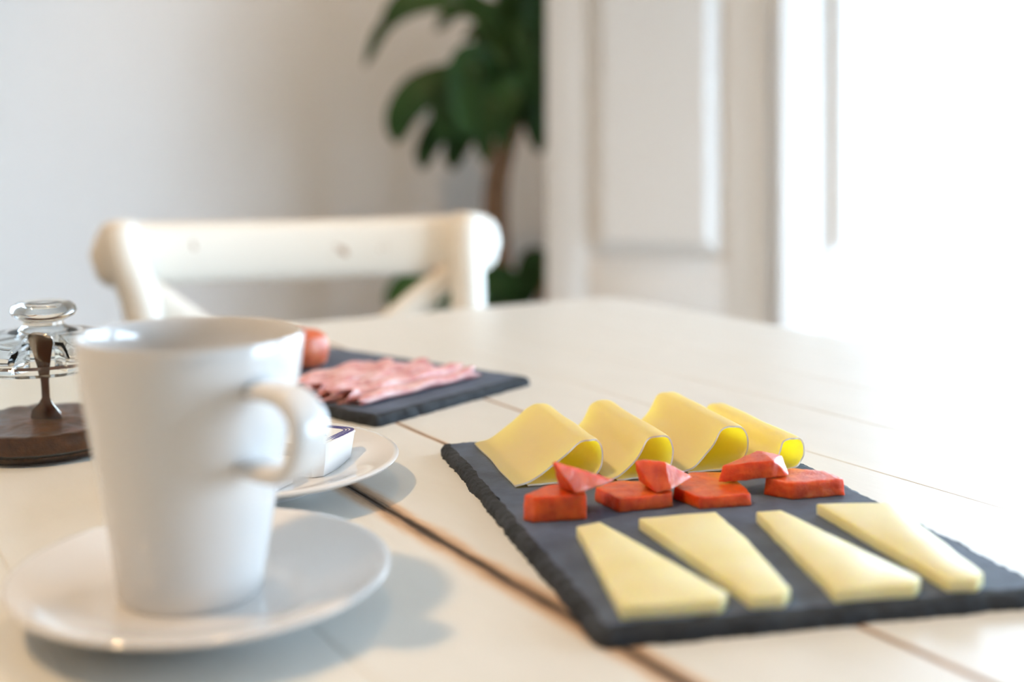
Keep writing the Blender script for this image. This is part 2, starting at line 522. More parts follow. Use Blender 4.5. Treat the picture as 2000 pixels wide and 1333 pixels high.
bal.location = (KOR.x, KOR.y, 0); bal.rotation_euler = (0, 0, room_rot); struct(bal)

# sheer curtain on the inside of the near-far window
def curtain():
    verts, faces = [], []
    n, m = 150, 6
    for j in range(m + 1):
        z = 0.03 + (WZ - 0.02) * j / m
        for i in range(n + 1):
            u = i / n
            y = W1[0] + 0.06 + (W1[1] - W1[0] - 0.1) * u
            x = -0.055 + 0.020 * math.sin(u * 2 * math.pi * 17 + 0.6 * math.sin(u * 9)) * (1 - 0.2 * j / m)
            verts.append((x, y, z))
    for j in range(m):
        for i in range(n):
            a = j * (n + 1) + i
            faces.append([a, a + 1, a + n + 2, a + n + 1])
    root = empty('sheer_curtain', (KOR.x, KOR.y, 0), room_rot)
    link('voile', mesh('voile', verts, faces, True, None), M_sheer, root)
    rod = tube('rod', [(-0.055, W1[0] + 0.02, WZ + 0.02 - 0.05), (-0.055, W1[1] - 0.02, WZ + 0.02 - 0.05)], [0.008, 0.008], 10)
    link('rod', rod, M_join, root)
    tag(root, 'sheer white curtain glowing in front of the tall window', 'curtain')
curtain()

# ------------------------------------------------------------------ bifold shutter beside the window
def shutter_leaf(name, p0, p1, label):
    """panelled leaf whose front face runs from p0 (left) to p1 (right), thickness going back"""
    d = Vector((p1[0] - p0[0], p1[1] - p0[1], 0)); w = d.length
    root = empty(name, (p0[0], p0[1], 0), math.atan2(d.y, d.x))
    th = 0.035; H = 1.78; z0 = 0.012
    def part(nm, a, b, bv=0.003):
        return link(nm, box_mesh(nm, a, b, bv), M_join, root)
    s = 0.088
    part('stile', (0, 0, z0), (s, th, H)); part('stile', (w - s, 0, z0), (w, th, H))
    for za, zb in ((z0, 0.12), (0.49, 0.69), (1.66, H)):
        part('rail', (s, 0.0005, za), (w - s, th - 0.0005, zb))
    for za, zb in ((0.12, 0.49), (0.69, 1.66)):
        # raised and fielded panel: broad sloping margins up to a flat field that stands proud
        x0, x1 = s, w - s
        bw = 0.040; rise = -0.016
        V = [(x0, 0.012, za), (x1, 0.012, za), (x1, 0.012, zb), (x0, 0.012, zb),
             (x0 + bw, rise, za + bw), (x1 - bw, rise, za + bw), (x1 - bw, rise, zb - bw), (x0 + bw, rise, zb - bw),
             (x0, th - 0.01, za), (x1, th - 0.01, za), (x1, th - 0.01, zb), (x0, th - 0.01, zb)]
        F = [[4, 5, 6, 7], [0, 1, 5, 4], [1, 2, 6, 5], [2, 3, 7, 6], [3, 0, 4, 7],
             [8, 9, 10, 11], [0, 1, 9, 8], [1, 2, 10, 9], [2, 3, 11, 10], [3, 0, 8, 11]]
        link('panel', mesh('panel', V, F, False), M_join, root)
    return tag(root, label, 'shutter', 'folding shutter leaves by the window')
E1 = Vector((0.525, 2.340, 0))
L1 = Vector((0.072, 2.455, 0))
d2 = Vector((0.966, 0.259, 0)); n2_ = Vector((0.259, -0.966, 0))
S2 = E1 + n2_ * 0.036 + d2 * 0.004
shutter_leaf('shutter_leaf', (L1.x, L1.y), (E1.x - 0.003, E1.y), 'white panelled shutter leaf standing in shade right of the potted plant')
shutter_leaf('shutter_leaf', (S2.x, S2.y), (S2 + d2 * 0.265)[:2], 'bright white shutter leaf nearest the glowing window')

# ------------------------------------------------------------------ the table
TC = Vector((0.113, 1.326, 0))
table = tag(empty('dining_table', (TC.x, TC.y, 0), ROTZ), 'cream painted plank dining table with worn brown joints', 'table')
TL, TW = 0.95, 1.50          # along the boards, across the boards
TT = 0.026
BORD, PW, GAP = 0.0775, 0.0817, 0.0
def plank_mesh(name, w, l, round_at=None, r=0.045):
    """board with eased edges, x across, y along, top at z = 0; round_at rounds that far corner"""
    pts = [(0, 0), (w, 0), (w, l), (0, l)]
    outl = []
    for i, (x, y) in enumerate(pts):
        if round_at is not None and i in round_at:
            cx = x + (r if x == 0 else -r); cyy = y + (r if y == 0 else -r)
            a0 = {0: math.pi, 1: 1.5 * math.pi, 2: 0, 3: 0.5 * math.pi}[i]
            for k in range(9):
                a = a0 + k / 8 * math.pi / 2
                outl.append((cx + r * math.cos(a), cyy + r * math.sin(a)))
        else:
            outl.append((x, y))
    bm = bmesh.new()
    vs = [bm.verts.new((x, y, 0)) for x, y in outl]
    f = bm.faces.new(vs)
    if f.normal.z < 0: bmesh.ops.reverse_faces(bm, faces=[f])
    ex = bmesh.ops.extrude_face_region(bm, geom=[f])
    bmesh.ops.translate(bm, verts=[q for q in ex['geom'] if isinstance(q, bmesh.types.BMVert)], vec=(0, 0, -TT))
    top = [e for e in bm.edges if all(abs(q.co.z) < 1e-6 for q in e.verts)]
    bmesh.ops.bevel(bm, geom=top, offset=0.0008, segments=2, profile=0.5, affect='EDGES')
    return bm_mesh(name, bm, True, 12)
nplank = int((TW - 2 * BORD) / PW)
TW = 2 * BORD + nplank * PW
end_me = plank_mesh('border_board', BORD - GAP, TL, (0, 3))
o = link('border_board', end_me, M_table, table); o.location = (0, 0, TZ)
o['wear_a'] = 0.0; o['wear_b'] = 0.0
end2 = plank_mesh('border_board', BORD - GAP, TL, (1, 2))
o = link('border_board', end2, M_table, table); o.location = (TW - BORD + GAP, 0, TZ)
o['wear_a'] = 0.05; o['wear_b'] = 0.05
pl_me = plank_mesh('plank', PW - GAP, TL)
# joint k lies on the left side of plank k
joint = {-1: 0.0, 0: 0.0, 1: 0.0, 2: 0.0, 3: 0.06, 4: 0.07, 5: 0.26}
for k in range(nplank):
    o = link('plank', pl_me, M_table, table)
    o.location = (BORD + k * PW + GAP * 0.5, 0, TZ)
    o['wear_a'] = float(joint.get(k - 1, 0.0)); o['wear_b'] = float(joint.get(k, 0.0))
link('under_board', box_mesh('under_board', (0.03, 0.03, TZ - 0.042), (TW - 0.03, TL - 0.03, TZ - TT + 0.0), 0.002), M_under, table)
for nm, a, b in (('apron', (0.09, 0.045, TZ - 0.13), (TW - 0.09, 0.065, TZ - 0.042)), ('apron', (0.09, TL - 0.065, TZ - 0.13), (TW - 0.09, TL - 0.045, TZ - 0.042)),
                 ('apron', (0.045, 0.09, TZ - 0.13), (0.065, TL - 0.09, TZ - 0.042)), ('apron', (TW - 0.065, 0.09, TZ - 0.13), (TW - 0.045, TL - 0.09, TZ - 0.042))):
    link(nm, box_mesh(nm, a, b, 0.003), M_table, table)
def turned_leg():
    prof = [(0, 0), (0.022, 0), (0.026, 0.02), (0.024, 0.06), (0.030, 0.30), (0.035, 0.50), (0.027, 0.54), (0.036, 0.56), (0.036, TZ - 0.042), (0, TZ - 0.042)]
    return lathe('leg', prof, 24)
leg_me = turned_leg()
for x, y in ((0.055, 0.055), (TW - 0.055, 0.055), (0.055, TL - 0.055), (TW - 0.055, TL - 0.055)):
    o = link('leg', leg_me, M_chair, table); o.location = (x, y, 0)

# ------------------------------------------------------------------ chair behind the table
def chair():
    A = Vector((-0.445, 1.285, 0)); B = Vector((-0.046, 1.455, 0))
    d = (B - A); w = d.length
    rz = math.atan2(d.y, d.x)
    root = tag(empty('dining_chair', (A.x, A.y, 0), rz), 'white painted cross-back chair with rounded crest rail behind the table', 'chair')
    # local: x along the back to the right, y away from the camera, z up
    zt = TZ + 0.088
    # crest rail: bowed board with rounded ears beyond the posts
    verts, faces = [], []
    n = 60; ear = 0.024; earR = 0.040
    sec = []
    for k in range(16):
        t = 2 * math.pi * k / 16
        ct, st = math.cos(t), math.sin(t)
        sec.append((0.016 * math.copysign(abs(ct) ** 0.7, ct), math.copysign(abs(st) ** 0.55, st)))
    for i in range(n + 1):
        u = i / n
        x = -ear + (w + ear + earR) * u
        bow = 0.030 * math.sin(math.pi * min(max((x) / w, 0), 1))
        edge = min(x + ear, w + earR - x)
        k = min(1.0, math.sqrt(max(0.0, 1 - (1 - min(edge / 0.030, 1)) ** 2)))
        hh = 0.0375 * max(k, 0.02) * (1 - 0.04 * math.sin(math.pi * u))
        zc = zt - 0.0385 - 0.004 * math.sin(math.pi * u)
        for sy, sz in sec:
            verts.append((x, 0.018 + bow + sy * max(k, 0.15), zc + sz * hh))
    m = len(sec)
    for i in range(n):
        for k in range(m):
            faces.append([i * m + k, i * m + (k + 1) % m, (i + 1) * m + (k + 1) % m, (i + 1) * m + k])
    faces.append(list(range(m))); faces.append([n * m + k for k in range(m)])
    link('crest_rail', mesh('crest_rail', verts, faces, True, 60), M_chair, root)
    # posts running down into the back legs
    for side, x0, lean in ((0, 0.006, 0.030), (1, w - 0.012, 0.004)):
        sg = 1 if side == 0 else -1
        path = spline([(x0, 0.000, zt - 0.001), (x0 + sg * 0.004, -0.006, zt - 0.035), (x0 + sg * lean * 0.8, -0.012, zt - 0.10), (x0 + sg * lean * 1.1, -0.018, zt - 0.20),
                       (x0 + sg * lean * 1.1, -0.022, 0.47), (x0 + sg * lean, 0.02, 0.22), (x0 + sg * lean * 0.7, 0.075, 0.0)], 40)
        rad = [0.021 if i else 0.017 for i in range(40)]
        link('post', tube('post', path, rad, 20, lambda i: (0.95, 1.0)), M_chair, root)
    # crossed slats of the back
    for k, (xa, xb) in enumerate(((0.030, w - 0.05), (w - 0.028, 0.05))):
        yo = -0.012 if k == 0 else 0.004
        path = spline([(xa, yo + 0.006, zt - 0.075), (xa * 0.75 + xb * 0.25, yo + 0.018, zt - 0.145), ((xa + xb) / 2, yo + 0.026, zt - 0.215), (xa * 0.25 + xb * 0.75, yo + 0.018, zt - 0.29), (xb, yo, 0.475)], 26)
        link('cross_slat', tube('cross_slat', path, [0.017] * 26, 12, lambda i: (1.0, 0.42)), M_chair, root)
    # seat, front legs, stretchers
    bm = bmesh.new(); bm_box(bm, (-0.005, -0.36, 0.445), (w + 0.005, 0.0, 0.475), 0.010, 3)
    link('seat', bm_mesh('seat', bm), M_chair, root)
    for x in (0.025, w - 0.025):
        link('leg', tube('leg', [(x, -0.325, 0), (x, -0.325, 0.22), (x, -0.325, 0.45)], [0.015, 0.019, 0.021], 16), M_chair, root)
        link('stretcher', tube('stretcher', [(x, -0.325, 0.17), (x, 0.03, 0.17)], [0.010, 0.010], 10), M_chair, root)
    link('stretcher', tube('stretcher', [(0.02, -0.2, 0.17), (w - 0.02, -0.2, 0.17)], [0.010, 0.010], 10), M_chair, root)
chair()

# ------------------------------------------------------------------ slates
def slate(name, corners, th, label, seed):
    """riven slate board from its four table-level corners, chipped all round"""
    rnd = random.Random(seed)
    C = Vector((0, 0, 0))
    for c in corners: C += c
    C /= 4
    root_loc = Vector((C.x, C.y, TZ))
    cs = [Vector((c.x - C.x, c.y - C.y, 0)) for c in corners]
    outl = []
    step = 0.0013; rc = 0.006
    for i in range(4):
        a, b = cs[i], cs[(i + 1) % 4]
        pv = cs[i - 1]
        da = (b - a).normalized(); dp = (pv - a).normalized()
        p0 = a + dp * rc; p1 = a + da * rc
        for k in range(5):
            t = k / 5
            outl.append(p0 * (1 - t) ** 2 + a * 2 * t * (1 - t) + p1 * t * t)
        nx = b + (a - b).normalized() * rc
        ln = (nx - p1).length; m = int(ln / step)
        for k in range(m): outl.append(p1.lerp(nx, k / m))
    n = len(outl)
    area = sum(outl[i].x * outl[(i + 1) % n].y - outl[(i + 1) % n].x * outl[i].y for i in range(n))
    if area < 0: outl.reverse()
    nor = []
    for i in range(n):
        t = (outl[(i + 2) % n] - outl[i - 2]).normalized()
        nor.append(Vector((t.y, -t.x, 0)))          # outward
    levels = [(0.0000, 0.0), (0.0004, 0.22), (0.0004, 0.45), (0.0012, 0.68), (0.0026, 0.88), (0.0046, 1.0)]
    verts, faces = [], []
    for li, (inset, zf) in enumerate(levels):
        for i, p in enumerate(outl):
            q = Vector((p.x * 260, p.y * 260, li * 1.7 + seed))
            q2 = Vector((p.x * 70, p.y * 70, seed * 1.0))
            jit = noise.noise(q) * 0.0009 + noise.noise(q2) * 0.0014
            jit += 0.0005 * (rnd.random() - 0.5)
            if li == len(levels) - 1: jit = noise.noise(q) * 0.0012 + noise.noise(q2) * 0.0014 - 0.0006
            z = zf * th
            if 0 < li < len(levels) - 1: z += noise.noise(q + Vector((9, 3, 1))) * 0.0007
            pp = p - nor[i] * (inset + 0.0012 - jit)
            verts.append((pp.x, pp.y, z))
    for li in range(len(levels) - 1):
        for i in range(n):
            faces.append([li * n + i, li * n + (i + 1) % n, (li + 1) * n + (i + 1) % n, (li + 1) * n + i])
    root = empty(name, root_loc)
    side = mesh('chipped_edge', verts, faces + [list(range(n))[::-1]], True, 25)
    link('chipped_edge', side, M_slate_edge, root)
    tv = verts[(len(levels) - 1) * n:]
    bm = bmesh.new()
    vs = [bm.verts.new(v_) for v_ in tv]; bm.faces.new(vs)
    bmesh.ops.triangulate(bm, faces=bm.faces[:])
    top = bm_mesh('top_face', bm, False)
    if top.polygons[0].normal.z < 0: top.flip_normals()
    link('top_face', top, M_slate, root)
    return tag(root, label, 'slate board', 'slate serving boards')
ST = 0.006
FL = G(1167, 1276); BL = G(853, 884); FR = Vector((0.2057, 0.427, TZ)); BR = Vector((0.132, 0.683, TZ))
slate('slate_board', [FL, FR, BR, BL], ST, 'dark slate board carrying the yellow cheese and red quince pieces', 3)
R2 = G(1043, 752); F2 = G(735, 838)
dd = Vector((-0.793, 0.609, 0))
slate('slate_board', [F2, R2, R2 + dd * 0.266, F2 + dd * 0.266], 0.0065, 'dark slate board carrying folded ham, farther back on the table', 8)

# ------------------------------------------------------------------ cheese on the slate
def prism(name, top_px, z_top, z_bot, mat, label, cat, group, bevel=0.0012, flare=0.0):
    top = [G(x, y, z_top) for x, y in top_px]
    c = sum(top, Vector()) / len(top)
    loc = Vector((c.x, c.y, TZ + z_bot))
    bm = bmesh.new()
    vs = []
    # jittered outline, subdivided so that the cut edge wavers
    outl = []
    for i, a in enumerate(top):
        b = top[(i + 1) % len(top)]
        m = max(1, int((b - a).length / 0.005))
        for k in range(m):
            p = a.lerp(b, k / m)
            if k:
                nn = noise.noise(Vector((p.x * 120, p.y * 120, len(label) * 0.3)))
                t = (b - a).normalized()
                p = p + Vector((t.y, -t.x, 0)) * nn * 0.0005
            outl.append(p)
    vt = [bm.verts.new((p.x - loc.x, p.y - loc.y, z_top - z_bot + 0.0002 * noise.noise(p * 60))) for p in outl]
    vb = [bm.verts.new(((p.x - loc.x) * (1 + flare), (p.y - loc.y) * (1 + flare), 0)) for p in outl]
    n = len(outl)
    ft = bm.faces.new(vt); fb = bm.faces.new(vb[::-1])
    for i in range(n): bm.faces.new([vt[i], vb[i], vb[(i + 1) % n], vt[(i + 1) % n]])
    bmesh.ops.recalc_face_normals(bm, faces=bm.faces)
    es = [e for e in bm.edges if all(q in vt for q in e.verts)] 
    bmesh.ops.bevel(bm, geom=es, offset=bevel * 0.6, segments=2, profile=0.5, affect='EDGES')
    o = link(name, bm_mesh(name, bm, True, 30), mat)
    o.location = loc
    return tag(o, label, cat, group)
ZC = ST + 0.0050
for px, lab in (
    ([(1126, 1028), (1172, 1019), (1421, 1157), (1408, 1171), (1214, 1184)], 'pale yellow cheese wedge nearest the front left corner of the slate'),
    ([(1248, 1012), (1398, 999), (1462, 1056), (1543, 1148), (1530, 1161), (1468, 1164)], 'pale yellow cheese wedge with its broad end at the back, second from left'),
    ([(1477, 999), (1526, 996), (1798, 1128), (1786, 1141), (1632, 1152)], 'pale yellow cheese wedge with its narrow end at the back, third from left'),
    ([(1595, 984), (1742, 981), (1920, 1119), (1908, 1131), (1853, 1132)], 'pale yellow cheese wedge farthest right, beside the right edge of the slate')):
    prism('cheese_wedge', px, ZC, ST + 0.0001, M_cheese, lab, 'cheese', 'cheese wedges in the front row')

def sheet_solid(name, section, length, th, warp=None, nl=26, nsec=64, sharp=60):
    """a thin sheet bent along the 2-D section (w, z), extruded by length along -y, with real thickness"""
    cl = [Vector((p.x, p.y)) for p in spline([Vector((a, b, 0)) for a, b in section], nsec)]
    rows = []
    for j in range(nl + 1):
        s = j / nl
        ring_o, ring_i = [], []
        for i, p in enumerate(cl):
            t = (cl[min(i + 1, nsec - 1)] - cl[max(i - 1, 0)]).normalized()
            nn = Vector((-t.y, t.x))
            e = min(i, nsec - 1 - i) / 2.0; es = min(j, nl - j) / 1.0
            h = th / 2 * (0.55 + 0.45 * min(1, e, es))
            for ring, sg in ((ring_o, 1), (ring_i, -1)):
                q = p + nn * h * sg
                v3 = Vector((q.x, -length * s, q.y))
                if warp: v3 = warp(v3, i / (nsec - 1), s)
                ring.append(v3)
        rows.append((ring_o, ring_i))
    verts, faces = [], []
    for ro, ri in rows: verts += ro + ri
    w = 2 * nsec
    for j in range(nl):
        for i in range(nsec - 1):
            a = j * w + i
            faces.append([a, a + 1, a + w + 1, a + w])
            a = j * w + nsec + i
            faces.append([a, a + w, a + w + 1, a + 1])
        for k in (0, nsec - 1):
            a = j * w + k; b = a + nsec
            faces.append([a, b, b + w, a + w] if k == 0 else [a, a + w, b + w, b])
    for j in (0, nl):
        for i in range(nsec - 1):
            a = j * w + i; b = a + nsec
            faces.append([a, b, b + 1, a + 1] if j else [a, a + 1, b + 1, b])
    me = mesh(name, verts, faces, True, sharp)
    rim = [0] * len(faces)
    k = 0
    for j in range(nl):
        k += 2 * (nsec - 1)
        rim[k] = rim[k + 1] = 1; k += 2
    for i in range(k, len(faces)): rim[i] = 1
    me.polygons.foreach_set('material_index', rim)
    return me

slate_back = (BL - FL); slate_back.z = 0; slate_back.normalize()
roll_rot = math.atan2(slate_back.y, slate_back.x) - math.pi / 2
def cheese_roll(right_px, Ymid, width, height, length, label, turn=0.0, seed=0, tail=0.0):
    """U-folded slice: tube at the right, both layers meeting on the slate at the left"""
    X = (right_px - 1000) / FPX * Ymid
    t = 0.0016
    h = height
    sec = [(-width, t * 0.5 + tail), (-width * 0.80, 0.0030 + tail), (-width * 0.55, h * 0.48), (-0.55 * h - 0.002, h * 0.88), (-0.34 * h, h * 0.985 - t / 2),
           (-0.10 * h, h * 0.88), (0.0, h * 0.55), (-0.12 * h, h * 0.22), (-0.45 * h, t * 0.8), (-width * 0.62, t * 0.5), (-width * 0.86, t * 0.5)]
    def warp(v3, u, s):
        q = Vector((u * 3.0 + seed, s * 3.0, seed * 0.7))
        k = min(1.0, max(0.0, (v3.z) / 0.008))
        v3.z += noise.noise(q) * 0.0009 * k
        v3.x += noise.noise(q + Vector((5, 1, 2))) * 0.0010
        edge = max(0.0, 1 - min(s, 1 - s) * 12)
        v3.y += noise.noise(Vector((u * 14, seed, s * 2))) * 0.0010 * edge
        return v3
    me = sheet_solid('folded_cheese_slice', sec, length, t, warp)
    zmin = min(v_.co.z for v_ in me.vertices)
    for v_ in me.vertices: v_.co.z -= zmin
    me.materials.append(M_sheet); me.materials.append(M_sheet_lit_edge)
    o = link('folded_cheese_slice', me, M_sheet)
    o.location = (X, Ymid + length - 0.004, TZ + ST + 0.0002)
    o.rotation_euler = (0, 0, roll_rot + turn)
    ax = Vector((math.sin(-(roll_rot + turn)), math.cos(roll_rot + turn), 0))
    fr = Vector((X, Ymid, 0)) + ax * (length - 0.004)
    o.location.x, o.location.y = fr.x, fr.y
    return tag(o, label, 'cheese', 'folded cheese slices in the back row')
cheese_roll(1173, 0.571, 0.0450, 0.0212, 0.083, 'leftmost folded cheese slice, its free edge lying on the bare slate', 0.0, 1)
cheese_roll(1309, 0.578, 0.0345, 0.0215, 0.083, 'folded cheese slice second from left, behind two quince pieces', 0.0, 4)
cheese_roll(1454, 0.592, 0.0385, 0.0235, 0.083, 'tallest folded cheese slice, third from left in the back row', 0.0, 7)
cheese_roll(1562, 0.590, 0.0265, 0.0175, 0.083, 'rightmost and lowest folded cheese slice at the end of the row', 0.03, 10)

# ------------------------------------------------------------------ quince paste
def hull_piece(pts, label, seed):
    """irregular cut block from its corner points (world), edges eased, faces slightly uneven"""
    c = sum(pts, Vector()) / len(pts)
    zb = min(p.z for p in pts)
    loc = Vector((c.x, c.y, zb))
    bm = bmesh.new()
    for p in pts: bm.verts.new(p - loc)
    r = bmesh.ops.convex_hull(bm, input=bm.verts)
    junk = [g for g in r['geom_interior'] if isinstance(g, bmesh.types.BMVert)]
    if junk: bmesh.ops.delete(bm, geom=junk, context='VERTS')
    bmesh.ops.dissolve_limit(bm, angle_limit=math.radians(6), verts=bm.verts, edges=bm.edges)
    bmesh.ops.bevel(bm, geom=bm.edges[:], offset=0.0005, segments=2, profile=0.5, affect='EDGES')
    bmesh.ops.triangulate(bm, faces=bm.faces[:])
    for _ in range(3):
        long_e = [e for e in bm.edges if e.calc_length() > 0.0016]
        if not long_e: break
        bmesh.ops.subdivide_edges(bm, edges=long_e, cuts=1)
        bmesh.ops.triangulate(bm, faces=[f for f in bm.faces if len(f.verts) > 3])
    for v_ in bm.verts:
        q = v_.co * 240 + Vector((seed, seed * 2.3, 0))
        off = v_.normal * (noise.noise(q) * 0.0004 + noise.noise(q * 2.7) * 0.00025)
        if v_.co.z + off.z < 0: off.z = -v_.co.z
        v_.co += off
    o = link('quince_paste_piece', bm_mesh('quince_paste_piece', bm, True, 28), M_quince)
    o.location = loc
    return tag(o, label, 'quince paste', 'quince paste pieces on the slate')
ZB = ST + 0.0002
def low_piece(top, th, label, seed):
    """flat block: top outline as seen, underside slightly wider where it meets the slate"""
    tp = [G(x, y, ST + th) for x, y in top]
    c = sum(tp, Vector()) / len(tp)
    pts = list(tp)
    for p in tp:
        d = Vector((p.x - c.x, p.y - c.y, 0)); d.normalize()
        pts.append(Vector((p.x + d.x * 0.0006, p.y + d.y * 0.0004, TZ + ZB)))
    return hull_piece(pts, label, seed)
low_piece([(1024, 967), (1044, 972), (1144, 966), (1136, 941), (1068, 948)], 0.0113, 'leftmost quince paste block, lying flat under a triangular piece', 1)
low_piece([(1163, 952), (1210, 974), (1312, 964), (1306, 941), (1206, 938)], 0.0066, 'quince paste block second from left in the lower row', 2)
low_piece([(1317, 952), (1367, 972), (1466, 965), (1447, 944), (1410, 922), (1345, 923)], 0.0056, 'quince paste block third from left in the lower row, broad shiny top', 3)
low_piece([(1494, 934), (1549, 944), (1648, 936), (1609, 919), (1542, 914)], 0.0080, 'rightmost quince paste block, beside the right edge of the slate', 4)
pz = G; py_ = at
Z1 = ST + 0.0119; Z2 = ST + 0.0072; Z3 = ST + 0.0063; Z4 = ST + 0.0087
hull_piece([pz(1078, 900, 0.0335), pz(1203, 938, Z1 + 0.0035), pz(1126, 965, Z1 + 0.0012), pz(1094, 953, Z1), pz(1090, 948, Z1),
            G(1110, 942, Z1), G(1180, 940, Z1), pz(1140, 954, Z1)], 'triangular quince paste piece tilted on the leftmost block', 5)
hull_piece([py_(1239, 900, 0.533), py_(1266, 897, 0.5365), py_(1297, 902, 0.533), py_(1354, 932, 0.539), pz(1281, 963, Z2), py_(1247, 940, 0.532),
            pz(1312, 957, Z2 + 0.001), G(1262, 940, Z2), G(1322, 940, Z2)], 'quince paste piece with a white glossy face, resting on two blocks', 6)
hull_piece([pz(1402, 943, Z3), pz(1507, 934, Z4), pz(1541, 929, Z4), py_(1411, 910, 0.5455), py_(1512, 899, 0.543), py_(1480, 880, 0.562), py_(1527, 890, 0.556),
            G(1530, 918, Z4), G(1450, 922, Z3 + 0.001)], 'quince paste slab on top of the two right-hand blocks', 7)

# ------------------------------------------------------------------ ham and the orange-red morsel on the back slate
ham_dir = (R2 - F2).normalized()
ham_rot = math.atan2(ham_dir.y, ham_dir.x) + math.pi / 2      # strip runs along -y of its own frame
def ham_slice(front_px, front_py, length, width, height, label, seed):
    st = G(front_px, front_py, 0.0075)
    t = 0.0014
    w, h = width, height
    sec = [(0, 0.0010), (0.18 * w, 0.0022), (0.42 * w, h * 0.7), (0.62 * w, h), (0.82 * w, h * 0.85), (0.93 * w, h * 0.45), (0.80 * w, 0.0022), (0.55 * w, 0.0010), (0.25 * w, 0.0008)]
    sec = [(w - x_, z_) for x_, z_ in sec]          # the fold faces the front of the board
    def warp(v3, u, s):
        q = Vector((u * 2.4 + seed, s * 2.6, seed * 1.3))
        v3.z += (abs(noise.noise(q)) * 0.0022 * (0.4 + s) + 0.0008 * math.sin(s * 17 + seed + u * 5)) * min(1, v3.z / 0.003)
        v3.x += noise.noise(Vector((seed, s * 2.6, 3.0))) * 0.0030 + 0.0005 * math.sin(s * 21 + seed)
        e = max(0.0, 1 - min(s, 1 - s) * 9)
        v3.y += (noise.noise(Vector((u * 9, seed, 2.0))) * 0.008 + 0.003 * math.sin(u * 23 + seed)) * e
        if v3.z < 0.0006: v3.z = 0.0006
        return v3
    me = sheet_solid('ham_slice', sec, length, t, warp, 34, 54)
    zmin = min(v_.co.z for v_ in me.vertices)
    for v_ in me.vertices: v_.co.z -= zmin
    me.materials.append(M_ham); me.materials.append(M_ham)
    o = link('ham_slice', me, M_ham)
    o.location = (st.x, st.y, TZ + 0.0066)
    o.rotation_euler = (0, 0, ham_rot)
    return tag(o, label, 'ham', 'folded ham slices')

hn = Vector((-ham_dir.y, ham_dir.x, 0))
h0 = G(716, 793, 0.0075)
for k, (ln, wd, hh, off, lab) in enumerate((
        (0.112, 0.0150, 0.0070, 0.000, 'pink folded ham slice nearest the front edge of the back slate'),
        (0.112, 0.0150, 0.0092, -0.003, 'pink folded ham slice second from the front edge of the back slate'),
        (0.104, 0.0150, 0.0100, -0.010, 'pink folded ham slice third from the front edge of the back slate'),
        (0.106, 0.0150, 0.0104, -0.004, 'pink folded ham slice in the middle of the row'),
        (0.100, 0.0150, 0.0100, -0.010, 'pink folded ham slice third from the rear of the row'),
        (0.098, 0.0150, 0.0094, -0.004, 'pink folded ham slice second from the rear of the row'),
        (0.094, 0.0150, 0.0080, -0.008, 'pink folded ham slice at the rear of the row'))):
    p = h0 + hn * (0.0124 * k) + ham_dir * off
    Y = p.y; 
    o = ham_slice(1000 + p.x / Y * FPX, HOR + (CH - 0.0075) * FPX / Y, ln, wd, hh, lab, 2.1 + k * 3.7)

def morsel():
    c = G(588, 716, 0.0066)
    prof = [(0, 0), (0.0135, 0.0002), (0.0175, 0.003), (0.0195, 0.009), (0.0195, 0.016), (0.0175, 0.0225), (0.012, 0.0265), (0.005, 0.028), (0, 0.028)]
    me = lathe('cured_sausage_end', prof, 40, lambda r, z, th: r * (1 + 0.05 * math.sin(3 * th + 1) + 0.03 * noise.noise(Vector((math.cos(th) * 2, math.sin(th) * 2, z * 120)))))
    o = link('cured_sausage_end', me, M_sausage); o.location = (c.x, c.y, c.z + 0.0002)
    tag(o, 'rounded orange-red piece of cured meat half hidden behind the mug', 'meat')
morsel()

# ------------------------------------------------------------------ saucers and mug
def saucer(center, label, R=0.072):
    prof = [(0.0, 0.0028), (0.026, 0.0028), (0.0275, 0.0), (0.0300, 0.0), (0.0315, 0.0026), (0.042, 0.0052), (0.056, 0.0098), (R - 0.003, 0.0138), (R - 0.0006, 0.0150), (R, 0.0160),
            (R - 0.0008, 0.0168), (R - 0.003, 0.0167), (0.056, 0.0132), (0.045, 0.0098), (0.0405, 0.0082), (0.037, 0.0077), (0.030, 0.0075), (0.0, 0.0075)]
    o = link('saucer', lathe('saucer', prof, 112, None, 50), M_china)
    o.location = (center.x, center.y, TZ + 0.0001)
    return tag(o, label, 'saucer', 'white saucers')
S1c = Vector((-0.1135, 0.424, 0)); S2c = Vector((-0.1275, 0.577, 0))
saucer(S1c, 'white saucer under the large mug at the front left', 0.0685)
saucer(S2c, 'white saucer behind the mug, holding two portion packs', 0.0705)

